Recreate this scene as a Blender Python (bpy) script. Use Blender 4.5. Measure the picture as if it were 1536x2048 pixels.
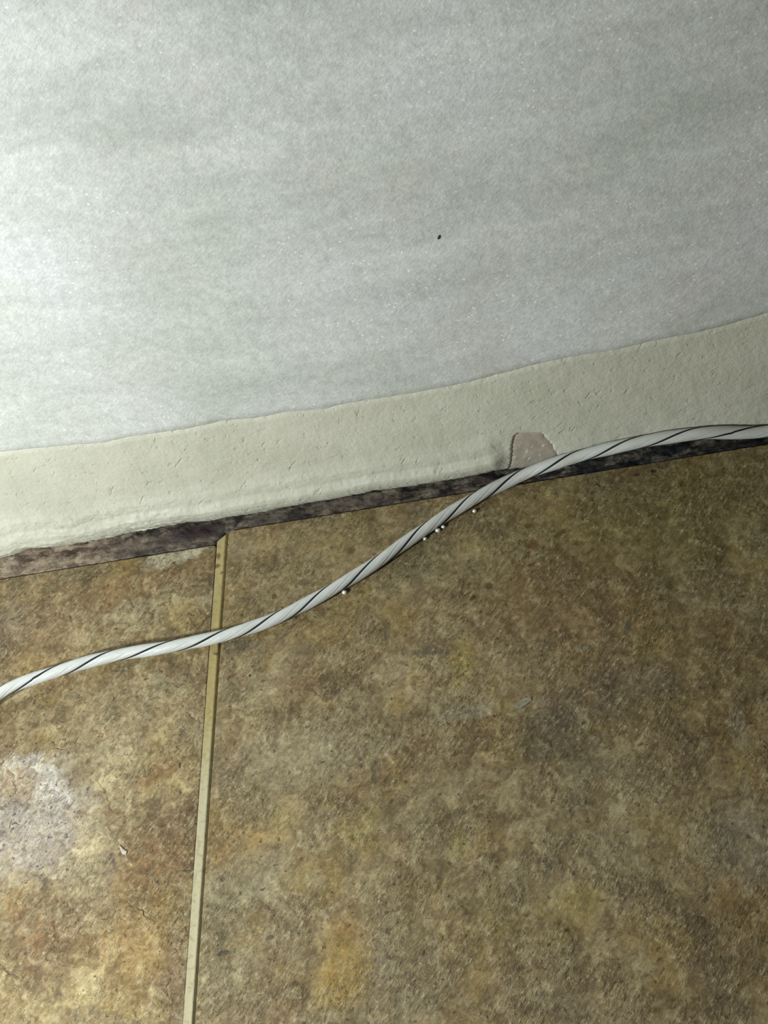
import bpy, math, random
from mathutils import Vector, Matrix, noise

for o in list(bpy.data.objects):
    bpy.data.objects.remove(o)
scene = bpy.context.scene
COL = scene.collection
random.seed(7)

# ------------------------------------------------------------------ camera
# world: X along the wall (to the right), Y towards the wall, Z up, metres.
# origin = the corner of the large floor tile next to the wall.
FPX = 3200.0
RIGHT = Vector((0.963247, 0.010166, -0.268425))
UP = Vector((0.154347, 0.796902, 0.584058))
BACK = Vector((0.219846, -0.604023, 0.766044))
EYE = Vector((0.155388, -0.292251, 0.367701))
cam_data = bpy.data.cameras.new('camera')
cam = bpy.data.objects.new('camera', cam_data)
COL.objects.link(cam)
cam.matrix_world = Matrix(((RIGHT.x, UP.x, BACK.x, EYE.x),
                           (RIGHT.y, UP.y, BACK.y, EYE.y),
                           (RIGHT.z, UP.z, BACK.z, EYE.z),
                           (0, 0, 0, 1)))
cam_data.sensor_fit = 'VERTICAL'
cam_data.sensor_height = 36.0
cam_data.lens = 36.0 * FPX / 2048.0
cam_data.clip_start = 0.01
cam_data.clip_end = 20
scene.camera = cam

# ------------------------------------------------------------------ light
world = bpy.data.worlds.new('dim_room')
scene.world = world
world.use_nodes = True
bg = world.node_tree.nodes['Background']
bg.inputs[0].default_value = (1.0, 0.95, 0.66, 1)
bg.inputs[1].default_value = 0.07

torch_data = bpy.data.lights.new('torch', 'POINT')
torch_data.energy = 4.1
torch_data.color = (0.93, 0.99, 0.98)
torch_data.shadow_soft_size = 0.012
torch = bpy.data.objects.new('torch', torch_data)
torch.location = (-0.17, -0.21, 0.168)
COL.objects.link(torch)

# one lamp, open dark room: few bounces carry all the light
scene.cycles.adaptive_threshold = 0.04
scene.cycles.max_bounces = 4
scene.cycles.diffuse_bounces = 2
scene.cycles.glossy_bounces = 2

scene.view_settings.view_transform = 'Standard'
scene.view_settings.look = 'None'
scene.view_settings.gamma = 1.0
scene.view_settings.use_curve_mapping = False
scene.view_settings.exposure = 0.0

# ------------------------------------------------------------------ helpers
def on_plane(px, py, axis, value):
    """world point seen at photo pixel (px, py) on the plane axis = value"""
    d = RIGHT * ((px - 768) / FPX) + UP * ((1024 - py) / FPX) - BACK
    return EYE + d * ((value - EYE[axis]) / d[axis])

def floor_at(px, py, z=0.0):
    return on_plane(px, py, 2, z)

def interp(tab, x):
    if x <= tab[0][0]:
        return tab[0][1]
    for (x0, y0), (x1, y1) in zip(tab, tab[1:]):
        if x <= x1:
            return y0 + (y1 - y0) * (x - x0) / (x1 - x0)
    return tab[-1][1]

def smooth(a, b, x):
    t = max(0.0, min(1.0, (x - a) / (b - a)))
    return t * t * (3 - 2 * t)

def fbm(x, y, z, octaves=4):
    return noise.fractal(Vector((x, y, z)), 1.0, 2.0, octaves)

def mesh_obj(name, verts, faces, material, parent=None, shade=True):
    me = bpy.data.meshes.new(name)
    me.from_pydata(verts, [], faces)
    me.update()
    if shade:
        me.polygons.foreach_set('use_smooth', [True] * len(me.polygons))
    o = bpy.data.objects.new(name, me)
    COL.objects.link(o)
    if material:
        me.materials.append(material)
    if parent:
        o.parent = parent
    return o

def tag(o, label=None, category=None, group=None, kind=None):
    if label: o['label'] = label
    if category: o['category'] = category
    if group: o['group'] = group
    if kind: o['kind'] = kind
    return o

def grid_faces(nu, nv):
    return [(i * nv + j, (i + 1) * nv + j, (i + 1) * nv + j + 1, i * nv + j + 1)
            for i in range(nu - 1) for j in range(nv - 1)]

# ------------------------------------------------------------------ node helper
class Nodes:
    """small builder; every coordinate is in millimetres of object space"""
    def __init__(self, name, plane=None):
        self.dim = '2D' if plane else '3D'
        self.m = bpy.data.materials.new(name)
        self.m.use_nodes = True
        self.t = self.m.node_tree
        self.bsdf = self.t.nodes['Principled BSDF']
        tc = self.new('ShaderNodeTexCoord')
        self.mm = self.vmath('SCALE', tc.outputs['Object'], scale=1000.0)
        if plane == 'XZ':                    # upright surfaces: use (x, z) as the pattern's plane
            a = self.new('ShaderNodeSeparateXYZ'); self.put(a.inputs[0], self.mm)
            b = self.new('ShaderNodeCombineXYZ')
            self.put(b.inputs[0], a.outputs[0]); self.put(b.inputs[1], a.outputs[2])
            self.mm = b.outputs[0]

    def new(self, kind):
        return self.t.nodes.new(kind)

    def put(self, sock, val):
        if isinstance(val, bpy.types.NodeSocket):
            self.t.links.new(val, sock)
        elif isinstance(val, (tuple, list)) and sock.type == 'RGBA':
            sock.default_value = (*val[:3], 1)
        else:
            sock.default_value = val

    def vmath(self, op, a, b=None, scale=None):
        n = self.new('ShaderNodeVectorMath'); n.operation = op
        self.put(n.inputs[0], a)
        if b is not None: self.put(n.inputs[1], b)
        if scale is not None: self.put(n.inputs['Scale'], scale)
        return n.outputs['Value'] if op in ('LENGTH', 'DISTANCE', 'DOT_PRODUCT') else n.outputs['Vector']

    def math(self, op, a, b=None, clamp=False):
        n = self.new('ShaderNodeMath'); n.operation = op; n.use_clamp = clamp
        self.put(n.inputs[0], a)
        if b is not None: self.put(n.inputs[1], b)
        return n.outputs[0]

    def mapping(self, vec, loc=(0, 0, 0), rot=(0, 0, 0), scale=(1, 1, 1)):
        n = self.new('ShaderNodeMapping')
        self.put(n.inputs['Vector'], vec)
        n.inputs['Location'].default_value = loc
        n.inputs['Rotation'].default_value = rot
        n.inputs['Scale'].default_value = scale
        return n.outputs[0]

    def along(self, vec, rot, stretch):
        r = self.mapping(vec, rot=rot)
        return self.vmath('MULTIPLY', r, stretch)

    def overlay(self, col, fac, lo, hi, amount):
        """lighten / darken a colour by a noise value, keeping its hue"""
        k = self.range(fac, lo, hi, 1 - amount, 1 + amount, soft=False)
        return self.vmath('SCALE', col, scale=k)

    def noise(self, vec, scale, detail=4, rough=0.55, distortion=0.0, color=False):
        n = self.new('ShaderNodeTexNoise'); n.noise_dimensions = self.dim
        self.put(n.inputs['Vector'], vec)
        n.inputs['Scale'].default_value = scale
        n.inputs['Detail'].default_value = detail
        n.inputs['Roughness'].default_value = rough
        n.inputs['Distortion'].default_value = distortion
        return n.outputs['Color' if color else 'Fac']

    def voronoi(self, vec, scale, feature='F1', out='Distance', randomness=1.0):
        n = self.new('ShaderNodeTexVoronoi'); n.feature = feature; n.voronoi_dimensions = self.dim
        self.put(n.inputs['Vector'], vec)
        n.inputs['Scale'].default_value = scale
        n.inputs['Randomness'].default_value = randomness
        return n.outputs[out]

    def range(self, v, a, b, c=0.0, d=1.0, soft=True):
        n = self.new('ShaderNodeMapRange')
        n.interpolation_type = 'SMOOTHSTEP' if soft else 'LINEAR'
        self.put(n.inputs['Value'], v)
        n.inputs['From Min'].default_value = a
        n.inputs['From Max'].default_value = b
        n.inputs['To Min'].default_value = c
        n.inputs['To Max'].default_value = d
        return n.outputs['Result']

    def ramp(self, fac, stops):
        n = self.new('ShaderNodeValToRGB')
        self.put(n.inputs[0], fac)
        e = n.color_ramp.elements
        while len(e) < len(stops): e.new(0.5)
        for k, (p, c) in enumerate(stops):
            e[k].position = p; e[k].color = (*c, 1)
        return n.outputs[0]

    def mix(self, fac, a, b, blend='MIX'):
        n = self.new('ShaderNodeMix'); n.data_type = 'RGBA'; n.blend_type = blend
        self.put(n.inputs[0], fac); self.put(n.inputs[6], a); self.put(n.inputs[7], b)
        return n.outputs[2]

    def warp(self, vec, scale, amount, detail=4):
        c = self.noise(vec, scale, detail, 0.6, color=True)
        d = self.vmath('SUBTRACT', c, (0.5, 0.5, 0.5))
        return self.vmath('ADD', vec, self.vmath('SCALE', d, scale=amount))

    def blob(self, vec, centre, rx, ry, rot=0.0, soft=0.5, strength=1.0):
        """strength inside an elliptical patch (mm) about a point, 0 outside"""
        n = self.new('ShaderNodeMapping'); n.vector_type = 'TEXTURE'
        self.put(n.inputs['Vector'], vec)
        n.inputs['Location'].default_value = centre
        n.inputs['Rotation'].default_value = (0, 0, rot)
        n.inputs['Scale'].default_value = (rx, ry, 1e6)
        return self.range(self.vmath('LENGTH', n.outputs[0]), 1 + soft, max(0.0, 1 - soft), 0.0, strength)

    def bump(self, height, dist, strength=1.0, normal=None):
        n = self.new('ShaderNodeBump')
        n.inputs['Strength'].default_value = strength
        n.inputs['Distance'].default_value = dist
        self.put(n.inputs['Height'], height)
        if normal is not None: self.put(n.inputs['Normal'], normal)
        return n.outputs[0]

    def done(self, color, rough=0.5, normal=None, spec=0.5, **kw):
        self.put(self.bsdf.inputs['Base Color'], color)
        self.put(self.bsdf.inputs['Roughness'], rough)
        self.bsdf.inputs['Specular IOR Level'].default_value = spec
        if normal is not None: self.put(self.bsdf.inputs['Normal'], normal)
        for k, v in kw.items():
            self.put(self.bsdf.inputs[k.replace('_', ' ')], v)
        return self.m

MM_PER_PX = 0.15

# ------------------------------------------------------------------ materials
def marble_material():
    n = Nodes('white_marble', 'XZ')
    p = n.warp(n.mm, 0.03, 12, 1)
    streak = n.noise(n.along(p, (0, 0, -math.radians(3)), (0.22, 1, 1)), 0.085, 5, 0.62)
    cloud = n.noise(p, 0.022, 4, 0.55)
    mottle = n.noise(n.mm, 0.30, 4, 0.68)
    grain = n.noise(n.along(n.mm, (0, 0, -math.radians(35)), (0.55, 1, 1)), 1.3, 3, 0.7)
    col = n.ramp(cloud, [(0.3, (0.59, 0.625, 0.59)), (0.5, (0.66, 0.685, 0.665)), (0.7, (0.70, 0.72, 0.735))])
    tint = n.noise(n.vmath('ADD', p, (91, 47, 0)), 0.04, 3, 0.5)
    col = n.mix(n.range(tint, 0.52, 0.72, 0, 0.28), col, (0.66, 0.615, 0.60))
    col = n.overlay(col, streak, 0.25, 0.75, 0.11)
    col = n.overlay(col, mottle, 0.25, 0.75, 0.12)
    col = n.overlay(col, grain, 0.25, 0.75, 0.12)
    # crystal flecks, their sparkle painted in as near-white colour
    vo = n.new('ShaderNodeTexVoronoi'); vo.voronoi_dimensions = '2D'; n.put(vo.inputs['Vector'], n.mm); vo.inputs['Scale'].default_value = 1.0
    sep = n.new('ShaderNodeSeparateColor'); n.put(sep.inputs[0], vo.outputs['Color'])
    fleck = n.math('MULTIPLY', n.range(sep.outputs[0], 0.955, 0.975), n.range(vo.outputs['Distance'], 0.45, 0.15))
    fleck = n.math('MULTIPLY', fleck, n.range(cloud, 0.40, 0.58, 0.3, 1))
    col = n.mix(fleck, col, (0.97, 0.98, 0.98))
    rough = n.range(fleck, 0, 1, 0.5, 0.2)
    nor = n.bump(n.math('ADD', grain, n.math('MULTIPLY', mottle, 1.2)), 0.00020, 0.6)
    return n.done(col, rough, nor, 0.4)

def paint_material():
    n = Nodes('cream_paint', 'XZ')
    p = n.mm
    big = n.noise(p, 0.05, 5, 0.6)
    fine = n.noise(p, 0.45, 5, 0.65)
    col = n.ramp(big, [(0.3, (0.60, 0.60, 0.495)), (0.7, (0.68, 0.675, 0.575))])
    col = n.mix(n.range(fine, 0.58, 0.75, 0, 0.35), col, (0.79, 0.775, 0.69))
    smear = n.noise(n.vmath('ADD', p, (37, 59, 0)), 0.16, 4, 0.6)
    col = n.mix(n.range(smear, 0.60, 0.72, 0, 0.35), col, (0.54, 0.53, 0.44))
    # dents and short scratches running up to the right
    d = n.along(p, (0, 0, -math.radians(48)), (0.30, 1.25, 1))
    scr = n.range(n.noise(d, 0.42, 3, 0.55), 0.665, 0.76)
    scr = n.math('MULTIPLY', scr, n.range(n.noise(p, 0.07, 3), 0.42, 0.58))
    dent = n.range(n.noise(p, 0.33, 3, 0.5), 0.64, 0.76)
    rim = n.range(n.noise(p, 0.8, 4, 0.6), 0.3, 0.7)
    h = n.math('SUBTRACT', n.math('MULTIPLY', rim, 0.22), n.math('ADD', n.math('MULTIPLY', scr, 0.7), n.math('MULTIPLY', dent, 0.4)))
    col = n.mix(n.math('MULTIPLY', scr, 0.18), col, (0.36, 0.35, 0.27))
    col = n.mix(n.math('MULTIPLY', dent, 0.14), col, (0.42, 0.42, 0.35))
    nor = n.bump(h, 0.00038, 0.7)
    return n.done(col, 0.48, nor, 0.4)

def chip_material():
    n = Nodes('bare_substrate', 'XZ')
    p = n.mm
    col = n.ramp(n.noise(p, 0.28, 5, 0.65), [(0.35, (0.40, 0.365, 0.29)), (0.65, (0.49, 0.43, 0.365))])
    bright = n.noise(n.along(p, (0, 0, -math.radians(45)), (0.35, 1, 1)), 0.8, 2, 0.5)
    col = n.mix(n.range(bright, 0.66, 0.74), col, (0.74, 0.72, 0.66))
    nor = n.bump(n.noise(p, 1.0, 4, 0.6), 0.0002, 0.6)
    return n.done(col, 0.5, nor, 0.4)

# patches on the two tiles in view: photo pixel, half-widths in pixels, tilt, colour, strength, softness
LEFT_PATCHES = [
    (240, 1470, 150, 130, 0, (0.46, 0.37, 0.23), 0.45, 0.9),
    (90, 1270, 110, 60, 0, (0.30, 0.195, 0.115), 0.6, 0.8),
    (15, 1235, 40, 60, 0, (0.17, 0.135, 0.12), 0.55, 0.6),
    (270, 1170, 140, 28, 9, (0.27, 0.16, 0.075), 0.6, 0.7),
    (352, 1112, 66, 17, 9, (0.60, 0.57, 0.47), 0.85, 0.35),
    (60, 1620, 120, 80, -35, (0.60, 0.55, 0.54), 0.80, 0.5),
    (30, 1690, 120, 60, -10, (0.40, 0.34, 0.33), 0.7, 0.7),
    (85, 1560, 80, 24, -38, (0.78, 0.74, 0.74), 0.95, 0.45),
    (35, 1572, 42, 34, -20, (0.36, 0.255, 0.16), 0.75, 0.4),
    (170, 1543, 48, 18, 10, (0.15, 0.095, 0.05), 0.65, 0.5),
    (232, 1522, 52, 44, 0, (0.56, 0.48, 0.32), 0.55, 0.6),
    (312, 1552, 42, 17, 20, (0.24, 0.12, 0.055), 0.6, 0.5),
    (345, 1665, 62, 46, 10, (0.19, 0.105, 0.05), 0.72, 0.6),
    (300, 1735, 72, 42, 25, (0.23, 0.125, 0.055), 0.66, 0.6),
    (185, 1720, 36, 72, 15, (0.60, 0.50, 0.33), 0.6, 0.6),
    (222, 1735, 14, 30, 10, (0.16, 0.115, 0.10), 0.65, 0.5),
    (110, 1850, 90, 42, 15, (0.21, 0.12, 0.06), 0.6, 0.7),
    (120, 1930, 60, 42, 30, (0.19, 0.115, 0.06), 0.6, 0.6),
    (260, 1890, 66, 72, 0, (0.42, 0.26, 0.10), 0.6, 0.6),
    (350, 1960, 22, 72, 8, (0.20, 0.115, 0.055), 0.65, 0.5),
    (180, 1965, 32, 32, 0, (0.52, 0.43, 0.26), 0.6, 0.6),
    (80, 2030, 120, 40, 0, (0.46, 0.35, 0.19), 0.5, 0.7),
]
RIGHT_PATCHES = [
    (1330, 1040, 290, 120, 8, (0.175, 0.145, 0.052), 0.75, 0.6),
    (640, 1130, 150, 90, 20, (0.29, 0.235, 0.13), 0.6, 0.8),
    (1130, 1200, 150, 95, -5, (0.215, 0.135, 0.06), 0.7, 0.6),
    (1420, 1330, 150, 120, 0, (0.165, 0.115, 0.04), 0.55, 0.8),
    (1180, 1400, 130, 34, 12, (0.15, 0.11, 0.085), 0.6, 0.7),
    (1120, 1485, 80, 34, 8, (0.10, 0.08, 0.045), 0.6, 0.6),
    (925, 1318, 27, 36, 0, (0.40, 0.31, 0.115), 0.75, 0.4),
    (838, 1322, 22, 12, 20, (0.36, 0.28, 0.12), 0.5, 0.5),
    (855, 1308, 34, 12, -10, (0.13, 0.11, 0.085), 0.6, 0.5),
    (690, 1930, 44, 66, -12, (0.43, 0.285, 0.085), 0.75, 0.45),
    (720, 1862, 50, 20, -10, (0.33, 0.195, 0.075), 0.6, 0.6),
    (540, 1640, 50, 40, 0, (0.43, 0.335, 0.15), 0.7, 0.5),
    (480, 1705, 70, 44, 25, (0.37, 0.235, 0.09), 0.7, 0.5),
    (530, 1610, 74, 22, 22, (0.20, 0.145, 0.085), 0.55, 0.6),
    (495, 1760, 70, 42, 10, (0.33, 0.30, 0.22), 0.55, 0.6),
    (600, 1520, 130, 60, 10, (0.37, 0.32, 0.225), 0.55, 0.7),
    (720, 1650, 32, 32, 0, (0.38, 0.30, 0.11), 0.65, 0.5),
    (913, 1694, 21, 20, 0, (0.38, 0.31, 0.105), 0.7, 0.4),
    (1165, 1803, 36, 32, 0, (0.38, 0.29, 0.10), 0.7, 0.45),
    (985, 1830, 60, 60, 0, (0.32, 0.235, 0.085), 0.5, 0.7),
    (740, 1785, 14, 60, -18, (0.40, 0.335, 0.19), 0.55, 0.6),
    (790, 1900, 60, 60, 0, (0.23, 0.195, 0.14), 0.5, 0.7),
    (430, 1900, 60, 110, 0, (0.23, 0.19, 0.115), 0.55, 0.7),
    (1500, 1800, 44, 50, 0, (0.26, 0.165, 0.05), 0.7, 0.5),
    (1400, 1840, 32, 14, 20, (0.11, 0.065, 0.022), 0.6, 0.5),
    (1412, 1925, 20, 40, 10, (0.095, 0.07, 0.055), 0.6, 0.5),
    (1360, 2010, 60, 18, -10, (0.105, 0.078, 0.05), 0.6, 0.6),
    (1460, 1960, 80, 60, 0, (0.20, 0.135, 0.055), 0.5, 0.7),
    (1490, 1690, 50, 60, 0, (0.28, 0.255, 0.22), 0.55, 0.6),
    (1478, 1462, 16, 26, 18, (0.46, 0.43, 0.37), 0.7, 0.5),
    (1440, 1470, 40, 40, 0, (0.17, 0.11, 0.04), 0.55, 0.5),
    (1510, 1450, 26, 30, 0, (0.22, 0.13, 0.04), 0.6, 0.5),
    (1120, 1700, 220, 120, 0, (0.24, 0.20, 0.12), 0.4, 0.8),
    (935, 1424, 48, 15, 14, (0.43, 0.40, 0.31), 0.6, 0.5),
    (1168, 1298, 12, 9, 0, (0.36, 0.31, 0.20), 0.7, 0.4),
    (1172, 1437, 14, 11, 0, (0.38, 0.33, 0.21), 0.7, 0.4),
    (478, 1285, 52, 16, -8, (0.17, 0.135, 0.105), 0.7, 0.5),
    (860, 1120, 110, 55, 20, (0.19, 0.165, 0.095), 0.5, 0.7),
    (875, 1160, 10, 28, 42, (0.33, 0.30, 0.19), 0.5, 0.5),
    (860, 1195, 40, 30, 0, (0.30, 0.22, 0.12), 0.45, 0.7),
    (548, 1193, 5.5, 7, 0, (0.14, 0.075, 0.015), 0.95, 0.2),
    (702, 1101, 9, 9, 30, (0.14, 0.07, 0.025), 0.8, 0.45),
    (730, 1080, 6, 5, 0, (0.18, 0.13, 0.06), 0.7, 0.4),
    (1056, 1052, 8, 5, 0, (0.14, 0.075, 0.015), 0.85, 0.4),
    (1120, 1067, 16, 5, 38, (0.12, 0.075, 0.02), 0.8, 0.4),
    (1062, 1092, 14, 6, 5, (0.14, 0.065, 0.02), 0.75, 0.5),
    (1110, 1100, 16, 4, -10, (0.15, 0.085, 0.02), 0.7, 0.5),
    (1062, 1131, 5, 4, 0, (0.15, 0.055, 0.02), 0.85, 0.4),
    (979, 1172, 9, 8, 30, (0.12, 0.075, 0.03), 0.8, 0.5),
    (947, 1195, 10, 4, 45, (0.11, 0.065, 0.015), 0.85, 0.4),
    (1140, 1172, 5, 5, 0, (0.13, 0.075, 0.02), 0.8, 0.4),
    (1268, 1160, 5, 26, 25, (0.12, 0.075, 0.03), 0.6, 0.5),
    (1256, 1250, 7, 18, -15, (0.11, 0.085, 0.05), 0.7, 0.5),
    (500, 1352, 2.5, 2.5, 0, (0.03, 0.025, 0.02), 0.95, 0.3),
    (1306, 942, 7, 4, 0, (0.03, 0.022, 0.01), 0.9, 0.4),
    (1272, 951, 6, 4, 0, (0.06, 0.04, 0.02), 0.8, 0.4),
    (1270, 945, 110, 10, 10, (0.17, 0.11, 0.055), 0.6, 0.6),
    (950, 1002, 26, 5, 25, (0.12, 0.085, 0.03), 0.7, 0.5),
    (446, 1905, 14, 5, 8, (0.06, 0.045, 0.03), 0.7, 0.5),
    (540, 1875, 9, 4, 30, (0.08, 0.05, 0.02), 0.7, 0.5),
    (588, 1968, 8, 5, 0, (0.10, 0.06, 0.03), 0.7, 0.5),
]

TILE_TONE = (0.89, 0.875, 0.775)       # how light the printed stone is overall

def tile_material(name, patches, seed, contrast, warmth):
    n = Nodes(name, 'XY')
    p = n.mm
    q = n.vmath('ADD', p, (seed * 137.0, seed * 71.0, seed * 29.0))
    w = n.warp(q, 0.13, 8, 3)
    shift = n.vmath('SUBTRACT', w, q)
    big = n.noise(w, 0.035, 4, 0.62)
    mid = n.noise(w, 0.13, 5, 0.70)
    dark = (0.135, 0.090, 0.045); tan = (0.285, 0.212, 0.115); light = (0.44, 0.37, 0.24)
    lo, hi = 0.5 - 0.20 / contrast, 0.5 + 0.20 / contrast
    col = n.ramp(n.math('ADD', n.math('MULTIPLY', big, 0.4), n.math('MULTIPLY', mid, 0.6)),
                 [(lo, dark), (0.5, tan), (hi, light)])
    hue = n.noise(n.vmath('ADD', w, (313, 77, 5)), 0.05, 4, 0.6)
    col = n.mix(n.range(hue, 0.52, 0.68, 0, 0.55), col, (0.33, 0.23, 0.075))
    col = n.mix(n.range(hue, 0.47, 0.32, 0, 0.55), col, (0.25, 0.21, 0.135))
    red = n.noise(n.vmath('ADD', w, (17, 431, 5)), 0.075, 4, 0.65)
    col = n.mix(n.range(red, 0.54, 0.70, 0, 0.6 * warmth), col, (0.235, 0.125, 0.055))
    # printed patches of the stone pattern
    pw = n.vmath('ADD', p, n.vmath('SCALE', shift, scale=1.15))
    pws = n.vmath('ADD', p, n.vmath('SCALE', shift, scale=0.22))
    ragged = n.range(n.noise(q, 0.42, 3, 0.7), 0.32, 0.62, 0.40, 1.0)
    def lay(col, small_ones):
        for (px, py, rx, ry, rot, c, s, soft) in patches:
            small = rx < 20 and ry < 30 and max(c) < 0.3
            if small != small_ones: continue
            ctr = floor_at(px, py) * 1000
            f = n.blob(pws if small else pw, tuple(ctr), rx * MM_PER_PX * (0.95 if small else 1.02),
                       ry * MM_PER_PX * (1.05 if small else 1.2), math.radians(rot), soft, min(0.95, s * 1.18))
            if not small:
                f = n.math('MULTIPLY', f, ragged)
            col = n.mix(f, col, c)
        return col
    col = lay(col, False)
    # mottling, and the flaky grain that runs up to the right
    fine = n.noise(q, 0.50, 5, 0.78)
    col = n.overlay(col, mid, 0.30, 0.70, 0.20 * contrast)
    col = n.overlay(col, fine, 0.28, 0.72, 0.33)
    col = n.mix(n.range(fine, 0.60, 0.74, 0, 0.40), col, (0.50, 0.44, 0.31))
    g = n.along(q, (0, 0, -math.radians(52)), (0.36, 1.0, 1.0))
    grain = n.noise(g, 1.1, 4, 0.70)
    zone = n.range(n.noise(q, 0.06, 3, 0.6), 0.40, 0.60, 0.25, 1.0)
    col = n.overlay(col, grain, 0.30, 0.70, 0.16)
    col = n.mix(n.math('MULTIPLY', n.range(grain, 0.59, 0.69, 0, 0.75), zone), col, (0.60, 0.535, 0.40))
    col = n.mix(n.math('MULTIPLY', n.range(grain, 0.41, 0.30, 0, 0.65), zone), col, (0.06, 0.042, 0.022))
    crisp = n.noise(w, 0.24, 5, 0.82)
    col = n.mix(n.range(crisp, 0.555, 0.60, 0, 0.34), col, (0.50, 0.42, 0.27))
    col = n.mix(n.range(crisp, 0.445, 0.40, 0, 0.36 * contrast), col, (0.125, 0.075, 0.032))
    col = n.vmath('MULTIPLY', col, TILE_TONE)
    col = lay(col, True)
    speck = n.range(n.noise(q, 0.42, 3, 0.6), 0.68, 0.71)
    col = n.mix(n.math('MULTIPLY', speck, 0.75), col, (0.085, 0.045, 0.014))
    h = n.math('ADD', n.math('MULTIPLY', grain, 0.9), n.math('MULTIPLY', fine, 0.6))
    if contrast > 1.1:
        # dark crazing
        cr = n.voronoi(w, 0.085, feature='DISTANCE_TO_EDGE')
        crz = n.math('MULTIPLY', n.range(cr, 0.06, 0.0), n.range(n.noise(q, 0.07, 3, 0.6), 0.52, 0.66))
        crz = n.math('MULTIPLY', crz, n.range(mid, 0.40, 0.55))
        col = n.mix(n.math('MULTIPLY', crz, 0.5), col, (0.075, 0.042, 0.020))
        h = n.math('SUBTRACT', h, n.math('MULTIPLY', crz, 0.5))
    nor = n.bump(n.math('MULTIPLY', h, zone), 0.00075, 0.85)
    rough = n.range(fine, 0.3, 0.7, 0.58, 0.42)
    return n.done(col, rough, nor, 0.4)

def grout_material():
    n = Nodes('yellow_grout', 'XY')
    sep = n.new('ShaderNodeSeparateXYZ'); n.put(sep.inputs[0], n.warp(n.mm, 0.08, 14))
    col = n.mix(n.range(sep.outputs[1], -62, -88), (0.40, 0.32, 0.135), (0.50, 0.445, 0.285))
    top = n.range(sep.outputs[1], -30, -14, 0, 0.5)
    col = n.mix(top, col, (0.50, 0.42, 0.22))
    fine = n.noise(n.mm, 0.6, 5, 0.65)
    col = n.mix(n.range(fine, 0.5, 0.3, 0, 0.45), col, (0.27, 0.20, 0.08))
    col = n.mix(n.range(fine, 0.55, 0.75, 0, 0.35), col, (0.56, 0.49, 0.30))
    for (px, py, rx, ry) in [(434, 1132, 7, 4), (443, 1145, 3, 2.5), (422, 1187, 5, 5), (432, 1307, 5, 3), (437, 1112, 5, 6)]:
        f = n.blob(n.warp(n.mm, 1.0, 1.0, 2), tuple(floor_at(px, py) * 1000), rx * MM_PER_PX, ry * MM_PER_PX * 1.2, 0, 0.5)
        col = n.mix(n.math('MULTIPLY', f, 0.8), col, (0.13, 0.075, 0.02))
    nor = n.bump(fine, 0.0002, 0.6)
    return n.done(col, 0.6, nor, 0.3)

def filler_material():
    n = Nodes('dirty_mortar', 'XY')
    sep = n.new('ShaderNodeSeparateXYZ'); n.put(sep.inputs[0], n.warp(n.mm, 0.06, 16))
    x = sep.outputs[0]
    p = n.mapping(n.mm, scale=(0.55, 1, 1))
    a = n.noise(n.warp(p, 0.4, 4), 0.30, 5, 0.70)
    tan = n.ramp(a, [(0.36, (0.085, 0.055, 0.045)), (0.50, (0.27, 0.205, 0.15)), (0.64, (0.42, 0.345, 0.255))])
    grey = n.ramp(a, [(0.37, (0.028, 0.022, 0.020)), (0.50, (0.115, 0.094, 0.078)), (0.64, (0.25, 0.205, 0.155))])
    black = n.ramp(a, [(0.38, (0.010, 0.011, 0.015)), (0.52, (0.055, 0.052, 0.048)), (0.66, (0.24, 0.205, 0.155))])
    col = n.mix(n.range(x, -48, -22), tan, grey)
    col = n.mix(n.range(x, 75, 105), col, black)
    # mould along the deep side
    mould = n.range(n.noise(n.vmath('ADD', p, (53, 0, 0)), 0.16, 5, 0.65), 0.53, 0.66)
    col = n.mix(n.math('MULTIPLY', mould, 0.55), col, (0.020, 0.016, 0.020))
    for (px, py, rx, ry, c, s) in [(395, 1062, 60, 17, (0.035, 0.023, 0.028), 0.85), (443, 1078, 9, 22, (0.006, 0.005, 0.005), 0.95),  # black blob at the grout end paints in the darkness of the hole
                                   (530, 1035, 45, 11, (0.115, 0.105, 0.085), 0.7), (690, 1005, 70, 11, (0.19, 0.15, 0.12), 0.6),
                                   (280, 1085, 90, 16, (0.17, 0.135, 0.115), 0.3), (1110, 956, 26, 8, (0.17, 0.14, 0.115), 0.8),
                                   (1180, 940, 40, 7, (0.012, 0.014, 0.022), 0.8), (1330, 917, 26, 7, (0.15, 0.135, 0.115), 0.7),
                                   (1480, 890, 70, 12, (0.010, 0.010, 0.010), 0.8), (1015, 950, 36, 8, (0.006, 0.006, 0.006), 0.9), (590, 1034, 18, 10, (0.035, 0.03, 0.032), 0.7)]:  # black wedge below the chip is shade by the cable, painted in
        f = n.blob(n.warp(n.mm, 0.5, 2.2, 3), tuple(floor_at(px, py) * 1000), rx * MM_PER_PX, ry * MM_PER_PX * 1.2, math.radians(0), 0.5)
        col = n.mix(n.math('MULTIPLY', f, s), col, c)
    nor = n.bump(n.noise(n.mm, 0.7, 5, 0.7), 0.0006, 0.8)
    return n.done(col, 0.75, nor, 0.25)

def subfloor_material():
    n = Nodes('dark_subfloor', 'XY')
    col = n.ramp(n.noise(n.mm, 0.2, 4), [(0.3, (0.012, 0.010, 0.008)), (0.7, (0.035, 0.028, 0.022))])
    return n.done(col, 0.9, None, 0.1)

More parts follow.
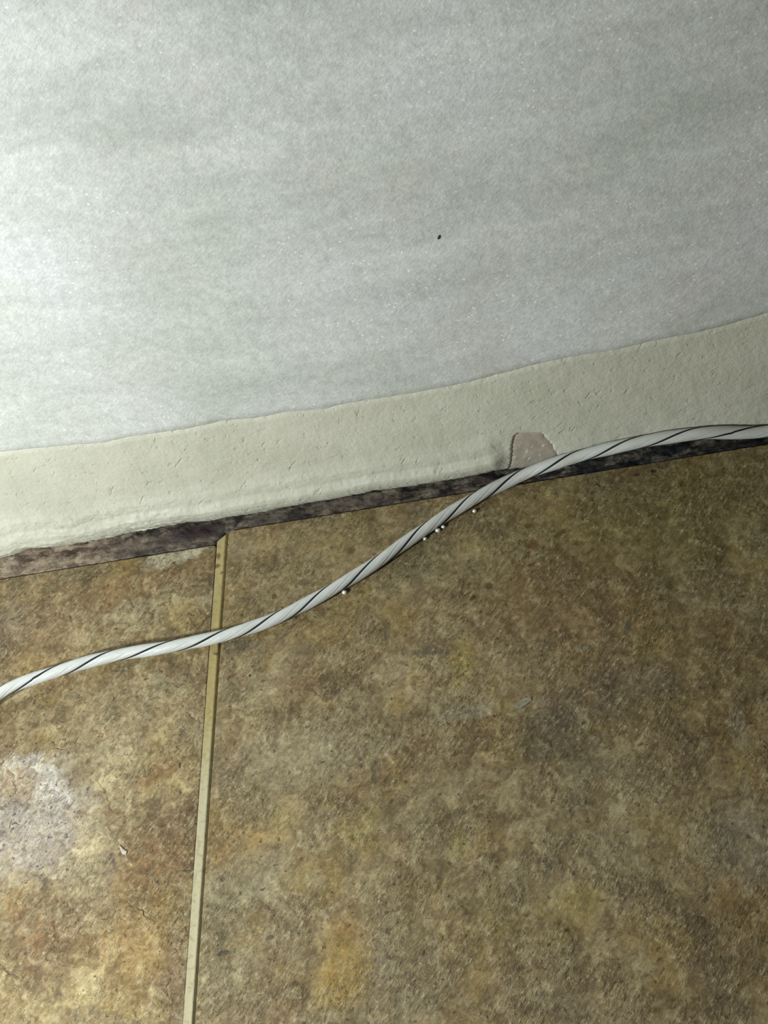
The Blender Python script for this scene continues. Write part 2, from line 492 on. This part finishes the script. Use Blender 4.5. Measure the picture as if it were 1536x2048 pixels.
def jacket_material():
    n = Nodes('white_plastic_jacket')
    a = n.noise(n.mm, 0.25, 4, 0.6)
    col = n.ramp(a, [(0.3, (0.60, 0.615, 0.59)), (0.7, (0.68, 0.695, 0.68))])
    dirt = n.noise(n.vmath('ADD', n.mm, (9, 40, 3)), 0.10, 5, 0.65)
    col = n.mix(n.range(dirt, 0.60, 0.75, 0, 0.4), col, (0.48, 0.45, 0.35))
    return n.done(col, 0.38, n.bump(n.noise(n.mm, 0.8, 3), 0.0001, 0.4), 0.45)

def plain(name, color, rough=0.5, var=0.15, **kw):
    n = Nodes(name)
    c2 = tuple(min(1, v * (1 + var)) for v in color); c1 = tuple(v * (1 - var) for v in color)
    col = n.ramp(n.noise(n.mm, 0.8, 3), [(0.35, c1), (0.65, c2)])
    return n.done(col, rough, None, **kw)

M_MARBLE = marble_material()
M_PAINT = paint_material()
M_CHIP = chip_material()
M_TILE_L = tile_material('stone_print_left', LEFT_PATCHES, 3, 1.35, 1.0)
M_TILE_R = tile_material('stone_print_right', RIGHT_PATCHES, 1, 1.0, 0.6)
M_GROUT = grout_material()
M_FILL = filler_material()
M_SUB = subfloor_material()
M_JACKET = jacket_material()
M_TRACER = plain('black_tracer', (0.005, 0.006, 0.006), 0.8)
M_BEAD = plain('silvery_bead', (0.98, 0.98, 0.98), 0.42, 0.01, Metallic=0.3)
M_FLAKE = plain('pale_flake', (0.40, 0.37, 0.27), 0.3, 0.25, Alpha=0.6)
M_FLAKE2 = plain('white_flake', (0.47, 0.43, 0.37), 0.4)
M_SPECK = plain('dark_speck', (0.02, 0.018, 0.015), 0.6)

X0, X1 = -0.62, 0.78          # how far the place is built along the wall
Y_FACE = 0.005                # front of the painted baseboard
Y_WALL = 0.0041               # face of the marble

def x_samples(step, lo=-0.12, hi=0.23):
    xs = []
    x = X0
    while x < X1 + 1e-9:
        xs.append(x)
        x += step if lo <= x <= hi else 0.006
    return xs

# ------------------------------------------------------------------ wall
TOP = [(0, 907), (112, 895), (210, 888), (257, 877), (372, 861), (450, 844), (520, 837.5), (570, 827), (651, 820.5),
       (685, 811), (830, 788.5), (940, 767), (1016, 747), (1084, 728.5), (1151, 715), (1233, 703), (1304, 685), (1392, 669),
       (1449, 654), (1536, 629)]
BOT = [(0, 1118), (61, 1097), (149, 1087), (200, 1078), (284, 1061), (380, 1044), (420, 1040), (520, 1025), (556, 1017),
       (644, 1000), (739, 983), (830, 971), (845, 967), (917, 955), (1005, 939), (1059, 929), (1200, 905), (1536, 850)]
top_tab = sorted((on_plane(px, py, 1, Y_FACE).x, on_plane(px, py, 1, Y_FACE).z) for px, py in TOP)
bot_tab = sorted((on_plane(px, py, 1, Y_FACE).x, on_plane(px, py, 1, Y_FACE).z) for px, py in BOT)
WX = x_samples(0.001)
REL = [-0.004, -0.001] + [0.0003 * k for k in range(0, 16)]
ZR = [0.0, 0.01, 0.03, 0.06, 0.10, 0.15, 0.22, 0.32, 0.45, 0.6, 0.8, 1.0]
v = []
for x in WX:
    zt = interp(top_tab, x)
    zt += 0.00022 * fbm(x * 420, 9.2, 0, 4)
    for d in REL:                                   # eased lower edge, a shape added to darken the band above the baseboard
        k = max(0.0, min(1.0, d / 0.0040))
        y = Y_WALL + 0.00145 * (1 - k) ** 2
        if d < 0: y = Y_WALL + 0.00145 + 0.0006 * min(1.0, -d / 0.001)
        v.append((x, y + 0.00012 * fbm(x * 60, 3.1, (zt + d) * 90, 3), zt + d))
    z0 = zt + REL[-1]
    for q in ZR[1:]:
        z = z0 + (0.72 - z0) * q
        v.append((x, Y_WALL + 0.00012 * fbm(x * 60, 3.1, z * 90, 3), z))
nv = len(REL) + len(ZR) - 1
nxw = len(WX)
f = grid_faces(nxw, nv)
base = len(v)
zlow = min(q[2] for q in v)
v += [(X0, Y_WALL + 0.02, zlow), (WX[-1], Y_WALL + 0.02, zlow), (WX[-1], Y_WALL + 0.02, 0.72), (X0, Y_WALL + 0.02, 0.72)]
c10 = (nxw - 1) * nv
f += [(base, base + 1, base + 2, base + 3),
      tuple([i * nv + nv - 1 for i in range(nxw)] + [base + 2, base + 3]),
      tuple([i * nv for i in reversed(range(nxw))] + [base, base + 1]),
      tuple(list(range(nv)) + [base + 3, base]),
      tuple([c10 + j for j in reversed(range(nv))] + [base + 1, base + 2])]
wall = mesh_obj('wall_back', v, f, M_MARBLE)
tag(wall, 'cloudy white marble wall slab with fine crystal sparkle', 'wall', kind='structure')

# ------------------------------------------------------------------ baseboard
CHIP = [(1029, 871), (1034, 866), (1060, 865), (1084, 864), (1089, 872), (1099, 882), (1108, 896), (1112, 904), (1118, 916),
        (1075, 934), (1040, 937), (1017, 940), (1021, 925), (1023, 905), (1024, 885)]
chip_poly = [(on_plane(px, py, 1, Y_FACE + 0.0003).x, on_plane(px, py, 1, Y_FACE + 0.0003).z) for px, py in CHIP]
chip_c = (sum(p[0] for p in chip_poly) / len(chip_poly), sum(p[1] for p in chip_poly) / len(chip_poly))

def inside(poly, x, z):
    r = False
    j = len(poly) - 1
    for i in range(len(poly)):
        (xi, zi), (xj, zj) = poly[i], poly[j]
        if (zi > z) != (zj > z) and x < (xj - xi) * (z - zi) / (zj - zi) + xi:
            r = not r
        j = i
    return r

RIDGE = [(0.0, 0.0), (0.03, 0.55), (0.07, 1.05), (0.12, 1.42), (0.155, 1.45), (0.185, 1.10), (0.22, 0.72), (0.26, 0.70), (0.30, 0.62),
         (0.35, 0.25), (0.42, 0.0), (1.0, 0.0)]
ridge_end = on_plane(1012, 920, 1, Y_FACE).x
BB_X = x_samples(0.0005)
BB_V = [0.0] + [0.008 * k for k in range(1, 45)] + [0.36 + 0.0125 * k for k in range(0, 52)]
BB_V = sorted(set(round(min(q, 1.0), 5) for q in BB_V) | {1.0})
ROWS = 2 + len(BB_V) + 3
v = []
for x in BB_X:
    zb, zt = interp(bot_tab, x), interp(top_tab, x)
    zb += 0.00028 * fbm(x * 900, 1.7, 0, 3) * (1.7 if x < -0.02 else 1.0)
    zt += 0.00022 * fbm(x * 420, 9.2, 0, 4)
    fade = 1.0 - smooth(ridge_end - 0.0045, ridge_end + 0.0012, x)
    col = [(x, Y_FACE + 0.006, zb + 0.0004), (x, Y_FACE + 0.0012, zb + 0.0001)]
    for q in BB_V:
        z = zb + (zt - zb) * q
        off = 1.35 * interp(RIDGE, q + 0.02 * fbm(x * 45, 4.4, 1.0, 3)) * fade
        off += 0.10 * fbm(x * 260, q * 9, 2.0, 3) * (1.0 if q > 0.3 else 1.6)
        if q < 0.36:
            lump = smooth(0.015, -0.03, x) * (1 - smooth(0.24, 0.36, q))
            off += lump * (0.16 * fbm(x * 600, q * 40, 5.0, 4) + 0.75 * max(0.0, fbm(x * 90, q * 9, 8.0, 5)) - 0.2 * fbm(x * 60, q * 3, 1.0, 2))
        off -= 0.30 * smooth(0.975, 1.0, q)
        y = Y_FACE - off * 0.001
        if abs(x - chip_c[0]) < 0.02 and inside(chip_poly, x, z):
            y = Y_FACE + 0.0010
        col.append((x, y, z))
    ytop = col[-1][1]
    col += [(x, ytop + 0.0002, zt + 0.00010), (x, ytop + 0.0006, zt + 0.00010), (x, Y_FACE + 0.006, zt - 0.0012)]
    v += col
nv = len(BB_V) + 5
f = grid_faces(len(BB_X), nv)
n0 = (len(BB_X) - 1) * nv
f += [tuple(range(nv - 1, -1, -1)), tuple(n0 + j for j in range(nv)),
      ]
# closing back strip
f += [(i * nv, i * nv + nv - 1, (i + 1) * nv + nv - 1, (i + 1) * nv) for i in range(len(BB_X) - 1)]
baseboard = mesh_obj('baseboard_back', v, f, M_PAINT)
tag(baseboard, 'cream painted baseboard with a lumpy ridge along its lower edge', 'baseboard', kind='structure')

# bare patch where the paint has broken away
v = []; f = []
YC = Y_FACE + 0.0003
ring = []
for k in range(len(chip_poly)):
    (xa, za), (xb, zb) = chip_poly[k], chip_poly[(k + 1) % len(chip_poly)]
    for t in (0, 0.33, 0.66):
        jx, jz = random.uniform(-1, 1) * 0.00016, random.uniform(-1, 1) * 0.00016
        ring.append((xa + (xb - xa) * t + jx, za + (zb - za) * t + jz))
R = len(ring); L = 8
for k in range(L):
    s = 1 - k / L
    for (x, z) in ring:
        px_, pz_ = chip_c[0] + (x - chip_c[0]) * s, chip_c[1] + (z - chip_c[1]) * s
        v.append((px_, YC + 0.00018 * fbm(px_ * 500, 2, pz_ * 500, 4) + (0.0003 if k == 0 else 0), pz_))
v.append((chip_c[0], YC, chip_c[1]))
for k in range(L - 1):
    for i in range(R):
        f.append((k * R + i, k * R + (i + 1) % R, (k + 1) * R + (i + 1) % R, (k + 1) * R + i))
for i in range(R):
    f.append(((L - 1) * R + i, (L - 1) * R + (i + 1) % R, L * R))
chip = mesh_obj('chipped_patch', v, f, M_CHIP, baseboard)
tag(chip, 'bare grey-pink patch where the cream paint has chipped off')

# ------------------------------------------------------------------ floor
ZB = -0.0032
v = [(x, y, z) for z in (-0.03, ZB) for (x, y) in ((X0, -0.66), (X1, -0.66), (X1, 0.029), (X0, 0.029))]
f = [(3, 2, 1, 0), (4, 5, 6, 7), (0, 1, 5, 4), (1, 2, 6, 5), (2, 3, 7, 6), (3, 0, 4, 7)]
floor = mesh_obj('floor', v, f, M_SUB, shade=False)
tag(floor, 'tan stone-patterned tile floor in front of the marble wall', 'floor', kind='structure')

# joints between the tiles, from the photo
r_top, r_bot = floor_at(457, 1063), floor_at(390, 2035)       # left edge of the large tile
l_top, l_bot = floor_at(432, 1100), floor_at(367, 2035)       # right edge of the small tile
YL = -0.0046                                                  # wall-side edge of the left tile
def edge_x(a, b, y):
    return a.x + (b.x - a.x) * (y - a.y) / (b.y - a.y)

def tile(corners, material, name='tile', jit=0.00012, thick=0.003):
    """corners counter-clockwise; rough cut edge, eased rim"""
    pts = []
    for k in range(len(corners)):
        a, b = Vector(corners[k]), Vector(corners[(k + 1) % len(corners)])
        n = max(2, int((b - a).length / 0.0012))
        d = (b - a).normalized(); nn = Vector((d.y, -d.x))
        for i in range(n):
            p = a + (b - a) * (i / n)
            j = 0.0 if i == 0 else jit * fbm(p.x * 700, p.y * 700, k, 3)
            q = p + nn * j
            if i == 0:            # blunt the corner
                q = q + (Vector((sum(c[0] for c in corners) / 4, sum(c[1] for c in corners) / 4)) - q).normalized() * 0.0005
            pts.append(q)
    c = Vector((sum(p.x for p in pts) / len(pts), sum(p.y for p in pts) / len(pts)))
    n = len(pts); v = []
    for inset, z in ((0, -thick), (0, -0.00022), (0.00010, -0.00006), (0.0003, 0.0)):
        for i, p in enumerate(pts):
            t = (pts[(i + 1) % n] - pts[i - 1]).normalized()
            v.append((p.x - t.y * inset, p.y + t.x * inset, z))
    f = []
    for k in range(3):
        for i in range(n):
            f.append((k * n + i, k * n + (i + 1) % n, (k + 1) * n + (i + 1) % n, (k + 1) * n + i))
    f.append(tuple(3 * n + i for i in range(n)))
    f.append(tuple(reversed(range(n))))
    o = mesh_obj(name, v, f, material, floor, shade=False)
    return o

YB = -0.302; GW = 0.0036; YE = -0.655
xr_t, xr_b = edge_x(r_top, r_bot, 0.0), edge_x(r_top, r_bot, YB)
xl_t, xl_b = edge_x(l_top, l_bot, YL), edge_x(l_top, l_bot, YB)
CR = 0.00022      # hairline crack beside the grout
right_tile = tile([(xr_t, 0.0), (xr_b, YB), (0.302 + xr_b, YB), (0.302 + xr_t, 0.0)], M_TILE_R)
right_tile['label'] = 'large tan and olive tile to the right of the grout joint'
left_tile = tile([(-0.306 + xl_t, YL), (-0.306 + xl_b, YB), (xl_b, YB), (xl_t, YL)], M_TILE_L)
left_tile['label'] = 'rust-mottled tile with a white bloom left of the grout joint'
tile([(0.302 + xr_t + GW, 0.0), (0.302 + xr_b + GW, YB), (X1 - 0.002, YB), (X1 - 0.002, 0.0)], M_TILE_L)
tile([(X0 + 0.002, YL), (X0 + 0.002, YB), (-0.306 + xl_b - GW, YB), (-0.306 + xl_t - GW, YL)], M_TILE_R)
dx = r_bot.x - r_top.x
for a, b, m in ((X0 + 0.002, -0.306 + xl_b - GW, M_TILE_L), (-0.306 + xl_b, xl_b, M_TILE_R),
                (xr_b, 0.302 + xr_b, M_TILE_L), (0.302 + xr_b + GW, X1 - 0.002, M_TILE_R)):
    tile([(a, YB - GW), (a, YE), (b, YE), (b, YB - GW)], m)

def grout(corners, wavy=0.00005, z=-0.00002):
    """a strip of grout between two tiles; corners: left far, left near, right near, right far"""
    lf, ln, rn, rf = [Vector(c) for c in corners]
    n = max(8, int((lf - ln).length / 0.0015)); cols = 6
    v = []
    for i in range(n + 1):
        t = i / n
        a, b = lf.lerp(ln, t), rf.lerp(rn, t)
        for j in range(cols + 1):
            s = j / cols
            p = a.lerp(b, s)
            dz = -0.00005 * (1 - (2 * s - 1) ** 2) + wavy * fbm(p.x * 400, p.y * 400, 3.0, 3)
            v.append((p.x, p.y, z + dz - (0.0012 if j in (cols,) else 0)))
    f = [tuple(reversed(q)) for q in grid_faces(n + 1, cols + 1)]
    f = [tuple(reversed(q)) for q in f]
    return mesh_obj('grout_line', v, f, M_GROUT, floor)

g_top = -0.0006
g1 = grout([(edge_x(l_top, l_bot, -0.0035) + 0.0002, -0.0035), (xl_b - 0.0003, YB), (xr_b - CR, YB), (xr_t - CR, g_top)])
g1['label'] = 'yellowish grout line between the two tiles in view'
grout([(xl_b - 0.306 - GW, YL), (xl_b - 0.306 - GW, YB), (xl_b - 0.306, YB), (xl_t - 0.306, YL)])
grout([(xr_t + 0.302, 0.0), (xr_b + 0.302, YB), (xr_b + 0.302 + GW, YB), (xr_t + 0.302 + GW, 0.0)])
grout([(X1, YB), (X0, YB), (X0, YB - GW), (X1, YB - GW)])

# dirty mortar showing between the tiles and the baseboard
FX = x_samples(0.0005)
NJ = 26
v = []
for x in FX:
    y0 = YL + (0.0 - YL) * smooth(-0.0030, -0.0016, x)
    y0 += 0.00030 + 0.00010 * fbm(x * 600, 3.3, 0, 3)
    for j in range(NJ + 1):
        s = j / NJ
        y = y0 + (0.0105 - y0) * s
        z = -0.00085 + 0.00055 * fbm(x * 260, y * 420, 6.0, 5) + 0.0003 * smooth(-0.02, -0.08, x)
        z -= 0.0006 * smooth(0.55, 0.9, s)
        hole = math.exp(-(((x + 0.0030) / 0.0011) ** 2 + ((y + 0.0024) / 0.0022) ** 2))
        z -= 0.0020 * hole
        if j == 0: z -= 0.0016
        v.append((x, y, min(z, -0.00005)))
f = grid_faces(len(FX), NJ + 1)
filler = mesh_obj('mortar_joint', v, f, M_FILL, floor)
filler['label'] = 'dark mould-stained mortar exposed between tiles and baseboard'

# ------------------------------------------------------------------ cable
RC = 0.00183
Y_LEAN = Y_FACE - RC - 0.00025
PATH = [(0, 1386), (108, 1344.5), (220, 1313), (335, 1294), (447, 1271), (545, 1239.5), (647, 1189), (749, 1128), (840, 1065),
        (937, 1004), (1038, 953)]
RISE = [0.0034, 0.0026, 0.0017, 0.0009, 0.0004]       # cable lifted off the floor at this end to widen its shadow
pts = [floor_at(px, py, RC + 0.00005 + (RISE[k] if k < len(RISE) else 0.0)) for k, (px, py) in enumerate(PATH)]
LEAN = [(1106, 928), (1151, 914), (1266, 887), (1398, 867), (1536, 863)]
for k, (px, py) in enumerate(LEAN):
    pts.append(on_plane(px, py, 1, Y_LEAN if k else Y_LEAN - 0.0006))
d = (pts[0] - pts[1])
left_ext = [pts[0] + Vector((-0.20, -0.115, 0)), pts[0] + Vector((-0.10, -0.060, 0)), pts[0] + Vector((-0.045, -0.028, 0))]
for k, p in enumerate(left_ext): p.z = RC + 0.00005 + (0.0, 0.0012, 0.0032)[k]
e = pts[-1]
right_ext = [Vector((e.x + 0.03, Y_LEAN, RC - 0.0003)), Vector((e.x + 0.10, Y_LEAN, RC - 0.0003)), Vector((e.x + 0.35, Y_LEAN, RC - 0.0003)),
             Vector((e.x + 0.55, Y_LEAN, RC - 0.0003))]
ctrl = left_ext + pts + right_ext

def catmull(P, per):
    out = []
    for i in range(len(P) - 1):
        p0 = P[max(i - 1, 0)]; p1 = P[i]; p2 = P[i + 1]; p3 = P[min(i + 2, len(P) - 1)]
        # centripetal-style tangents scaled by chord
        l1 = (p2 - p1).length
        t1 = (p2 - p0).normalized() * l1 * 0.95 if i else (p2 - p1)
        t2 = (p3 - p1).normalized() * l1 * 0.95 if i + 2 < len(P) else (p2 - p1)
        n = max(2, int(l1 / per))
        for k in range(n):
            t = k / n
            h00 = 2 * t**3 - 3 * t**2 + 1; h10 = t**3 - 2 * t**2 + t
            h01 = -2 * t**3 + 3 * t**2; h11 = t**3 - t**2
            out.append(p1 * h00 + t1 * h10 + p2 * h01 + t2 * h11)
    out.append(P[-1].copy())
    return out

line = catmull(ctrl, 0.0006)
S = [0.0]
for a, b in zip(line, line[1:]): S.append(S[-1] + (b - a).length)
PITCH = 0.0345
def dip(a, c, w):
    d_ = (a - c + math.pi) % (2 * math.pi) - math.pi
    return math.exp(-(d_ / w) ** 2)
def frame_at(i):
    t = (line[min(i + 1, len(line) - 1)] - line[max(i - 1, 0)]).normalized()
    u = (Vector((0, 0, 1)) - t * t.z).normalized()
    return t, u, u.cross(t)
def section(a):
    """radius factor at angle a of the twisted jacket: two lobes with grooves and a fold on each"""
    r = 1.0 + 0.06 * math.cos(2 * (a - math.pi / 2))
    for k in (0, math.pi):
        r -= 0.10 * dip(a, k, 0.20)
        r -= 0.075 * dip(a, k + 1.05, 0.13)
        r -= 0.035 * dip(a, k + 1.50, 0.10)
        r -= 0.030 * dip(a, k + 2.30, 0.10)
    return r
i_ref = min(range(len(line)), key=lambda i: (line[i] - floor_at(175, 1328, RC)).length)
# where the black lines cross the middle of the cable (they tighten and loosen along it)
CROSS = [68, 176, 291, 410, 519, 619, 718, 817, 913, 1005, 1115, 1226, 1341, 1463]
def photo_x(p):
    d_ = p - EYE
    return 768 + FPX * d_.dot(RIGHT) / -d_.dot(BACK)
line_x = [photo_x(p) for p in line]
knots = []
for k, px in enumerate(CROSS):
    i = min(range(len(line)), key=lambda j: abs(line_x[j] - px))
    knots.append((S[i], math.pi * k - 0.66))
def twist(s):
    if s < knots[0][0]: return knots[0][1] + 2 * math.pi * (s - knots[0][0]) / PITCH
    if s > knots[-1][0]: return knots[-1][1] + 2 * math.pi * (s - knots[-1][0]) / PITCH
    return (interp(knots, s - 0.002) + 2 * interp(knots, s) + interp(knots, s + 0.002)) / 4
cable = bpy.data.objects.new('cable', None)
cable.location = (line[i_ref].x, line[i_ref].y, 0.0)
COL.objects.link(cable)
tag(cable, 'twisted white cable with thin black spiral lines lying along the wall', 'cable')
inv = -Vector(cable.location)
NS = 64
v = []
for i, p in enumerate(line):
    t, u, w = frame_at(i)
    tw = twist(S[i])
    for k in range(NS):
        a = 2 * math.pi * k / NS
        r = RC * section(a) * (1 + 0.012 * fbm(S[i] * 150, a, 0, 2))
        ang = a + tw
        v.append(p + (u * math.cos(ang) + w * math.sin(ang)) * r + inv)
f = []
for i in range(len(line) - 1):
    for k in range(NS):
        k2 = (k + 1) % NS
        f.append((i * NS + k, i * NS + k2, (i + 1) * NS + k2, (i + 1) * NS + k))
f.append(tuple(reversed(range(NS))))
f.append(tuple((len(line) - 1) * NS + k for k in range(NS)))
jacket = mesh_obj('jacket', v, f, M_JACKET, cable)

def spiral(name, angle, rad, seat, material):
    v = []; f = []; n = 8
    for i, p in enumerate(line):
        t, u, w = frame_at(i)
        ang = angle + twist(S[i])
        o = u * math.cos(ang) + w * math.sin(ang)
        side = t.cross(o)
        c = p + o * (RC * section(angle) + seat)
        rr = rad * (1 + 0.25 * fbm(S[i] * 120, angle, 3, 2))
        for k in range(n):
            b = 2 * math.pi * k / n
            v.append(c + side * (math.cos(b) * rr) + o * (math.sin(b) * rr * 0.55) + inv)
    for i in range(len(line) - 1):
        for k in range(n):
            k2 = (k + 1) % n
            f.append((i * n + k, i * n + k2, (i + 1) * n + k2, (i + 1) * n + k))
    return mesh_obj(name, v, f, material, cable)

for k in (0.0, math.pi):
    o = spiral('spiral_line', k, 0.00030, 0.00006, M_TRACER)
    o['label'] = 'thin black spiral line'

# ------------------------------------------------------------------ beads beside the cable
def bead(px, py, r, label):
    c = floor_at(px, py, r * 0.8)
    v = []; f = []; nu, nvv = 16, 10
    for j in range(nvv + 1):
        th = math.pi * j / nvv
        for i in range(nu):
            ph = 2 * math.pi * i / nu
            v.append((r * 1.08 * math.sin(th) * math.cos(ph), r * math.sin(th) * math.sin(ph) * 0.95, r * 0.86 * math.cos(th) + r * 0.84))
    for j in range(nvv):
        for i in range(nu):
            f.append((j * nu + i, (j + 1) * nu + i, (j + 1) * nu + (i + 1) % nu, j * nu + (i + 1) % nu))
    o = mesh_obj('bead', v, f, M_BEAD)
    o.location = (c.x, c.y, 0.0)
    tag(o, label, 'bead', 'tiny shiny beads along the cable')

bead(689, 1184.5, 0.00070, 'tiny shiny white bead lying alone, farthest from the baseboard')
bead(850, 1077, 0.00055, 'smallest white bead, half tucked against the underside of the cable')
bead(875.5, 1060.5, 0.00070, 'tiny shiny white bead, lower one of the close pair')
bead(886.5, 1053.5, 0.00058, 'tiny shiny white bead, upper one of the close pair')
bead(949, 1022, 0.00058, 'tiny shiny white bead nearest to the dark joint')

# ------------------------------------------------------------------ flakes and speck
def flake(outline, thick, material, label, name='flake', lift=0.0):
    ps = [floor_at(px, py, 0.0) for px, py in outline]
    c = sum(ps, Vector()) / len(ps)
    n = len(ps); v = []
    for z in (0.0, thick):
        for k, p in enumerate(ps):
            s = 1.0 if z == 0 else 0.93
            v.append(((p.x - c.x) * s, (p.y - c.y) * s, z + lift * (k / n)))
    v.append((0, 0, thick * 1.5 + lift * 0.5))
    f = [tuple(reversed(range(n)))] + [(k, (k + 1) % n, n + (k + 1) % n, n + k) for k in range(n)]
    f += [(n + k, n + (k + 1) % n, 2 * n) for k in range(n)]
    o = mesh_obj(name, v, f, material, shade=False)
    o.location = (c.x, c.y, 0.0)
    tag(o, label, 'flake')
    return o

flake([(1031, 1412), (1040, 1402), (1052, 1396), (1063, 1394), (1064, 1401), (1054, 1409), (1043, 1416), (1036, 1417)][::-1], 0.0002, M_FLAKE,
      'pale flat flake lying on the large tile', lift=0.0002)
flake([(239, 1690), (246, 1697), (255, 1704), (253, 1710), (245, 1709), (241, 1700)][::-1], 0.0003, M_FLAKE2,
      'tiny white flake lying on the rust-mottled tile')

c = on_plane(878, 474, 1, Y_WALL)
v = []; f = []
nu, nvv = 12, 8
for j in range(nvv + 1):
    th = math.pi * j / nvv
    for i in range(nu):
        ph = 2 * math.pi * i / nu
        k = 1 + 0.35 * fbm(math.cos(ph) * 2, math.sin(ph) * 2, th, 2)
        a, b = 0.00080 * math.sin(th) * math.cos(ph) * k, 0.00032 * math.sin(th) * math.sin(ph) * k
        cs, sn = math.cos(math.radians(62)), math.sin(math.radians(62))
        v.append((a * cs - b * sn, 0.00030 * math.cos(th), a * sn + b * cs))
for j in range(nvv):
    for i in range(nu):
        f.append((j * nu + i, j * nu + (i + 1) % nu, (j + 1) * nu + (i + 1) % nu, (j + 1) * nu + i))
speck = mesh_obj('speck', v, f, M_SPECK)
speck.location = (c.x, c.y, c.z)
tag(speck, 'tiny dark speck stuck on the white marble', 'speck')

# consistent outward normals
import bmesh
for o in scene.objects:
    if o.type == 'MESH':
        bm = bmesh.new(); bm.from_mesh(o.data)
        bmesh.ops.recalc_face_normals(bm, faces=bm.faces)
        bm.to_mesh(o.data); bm.free()
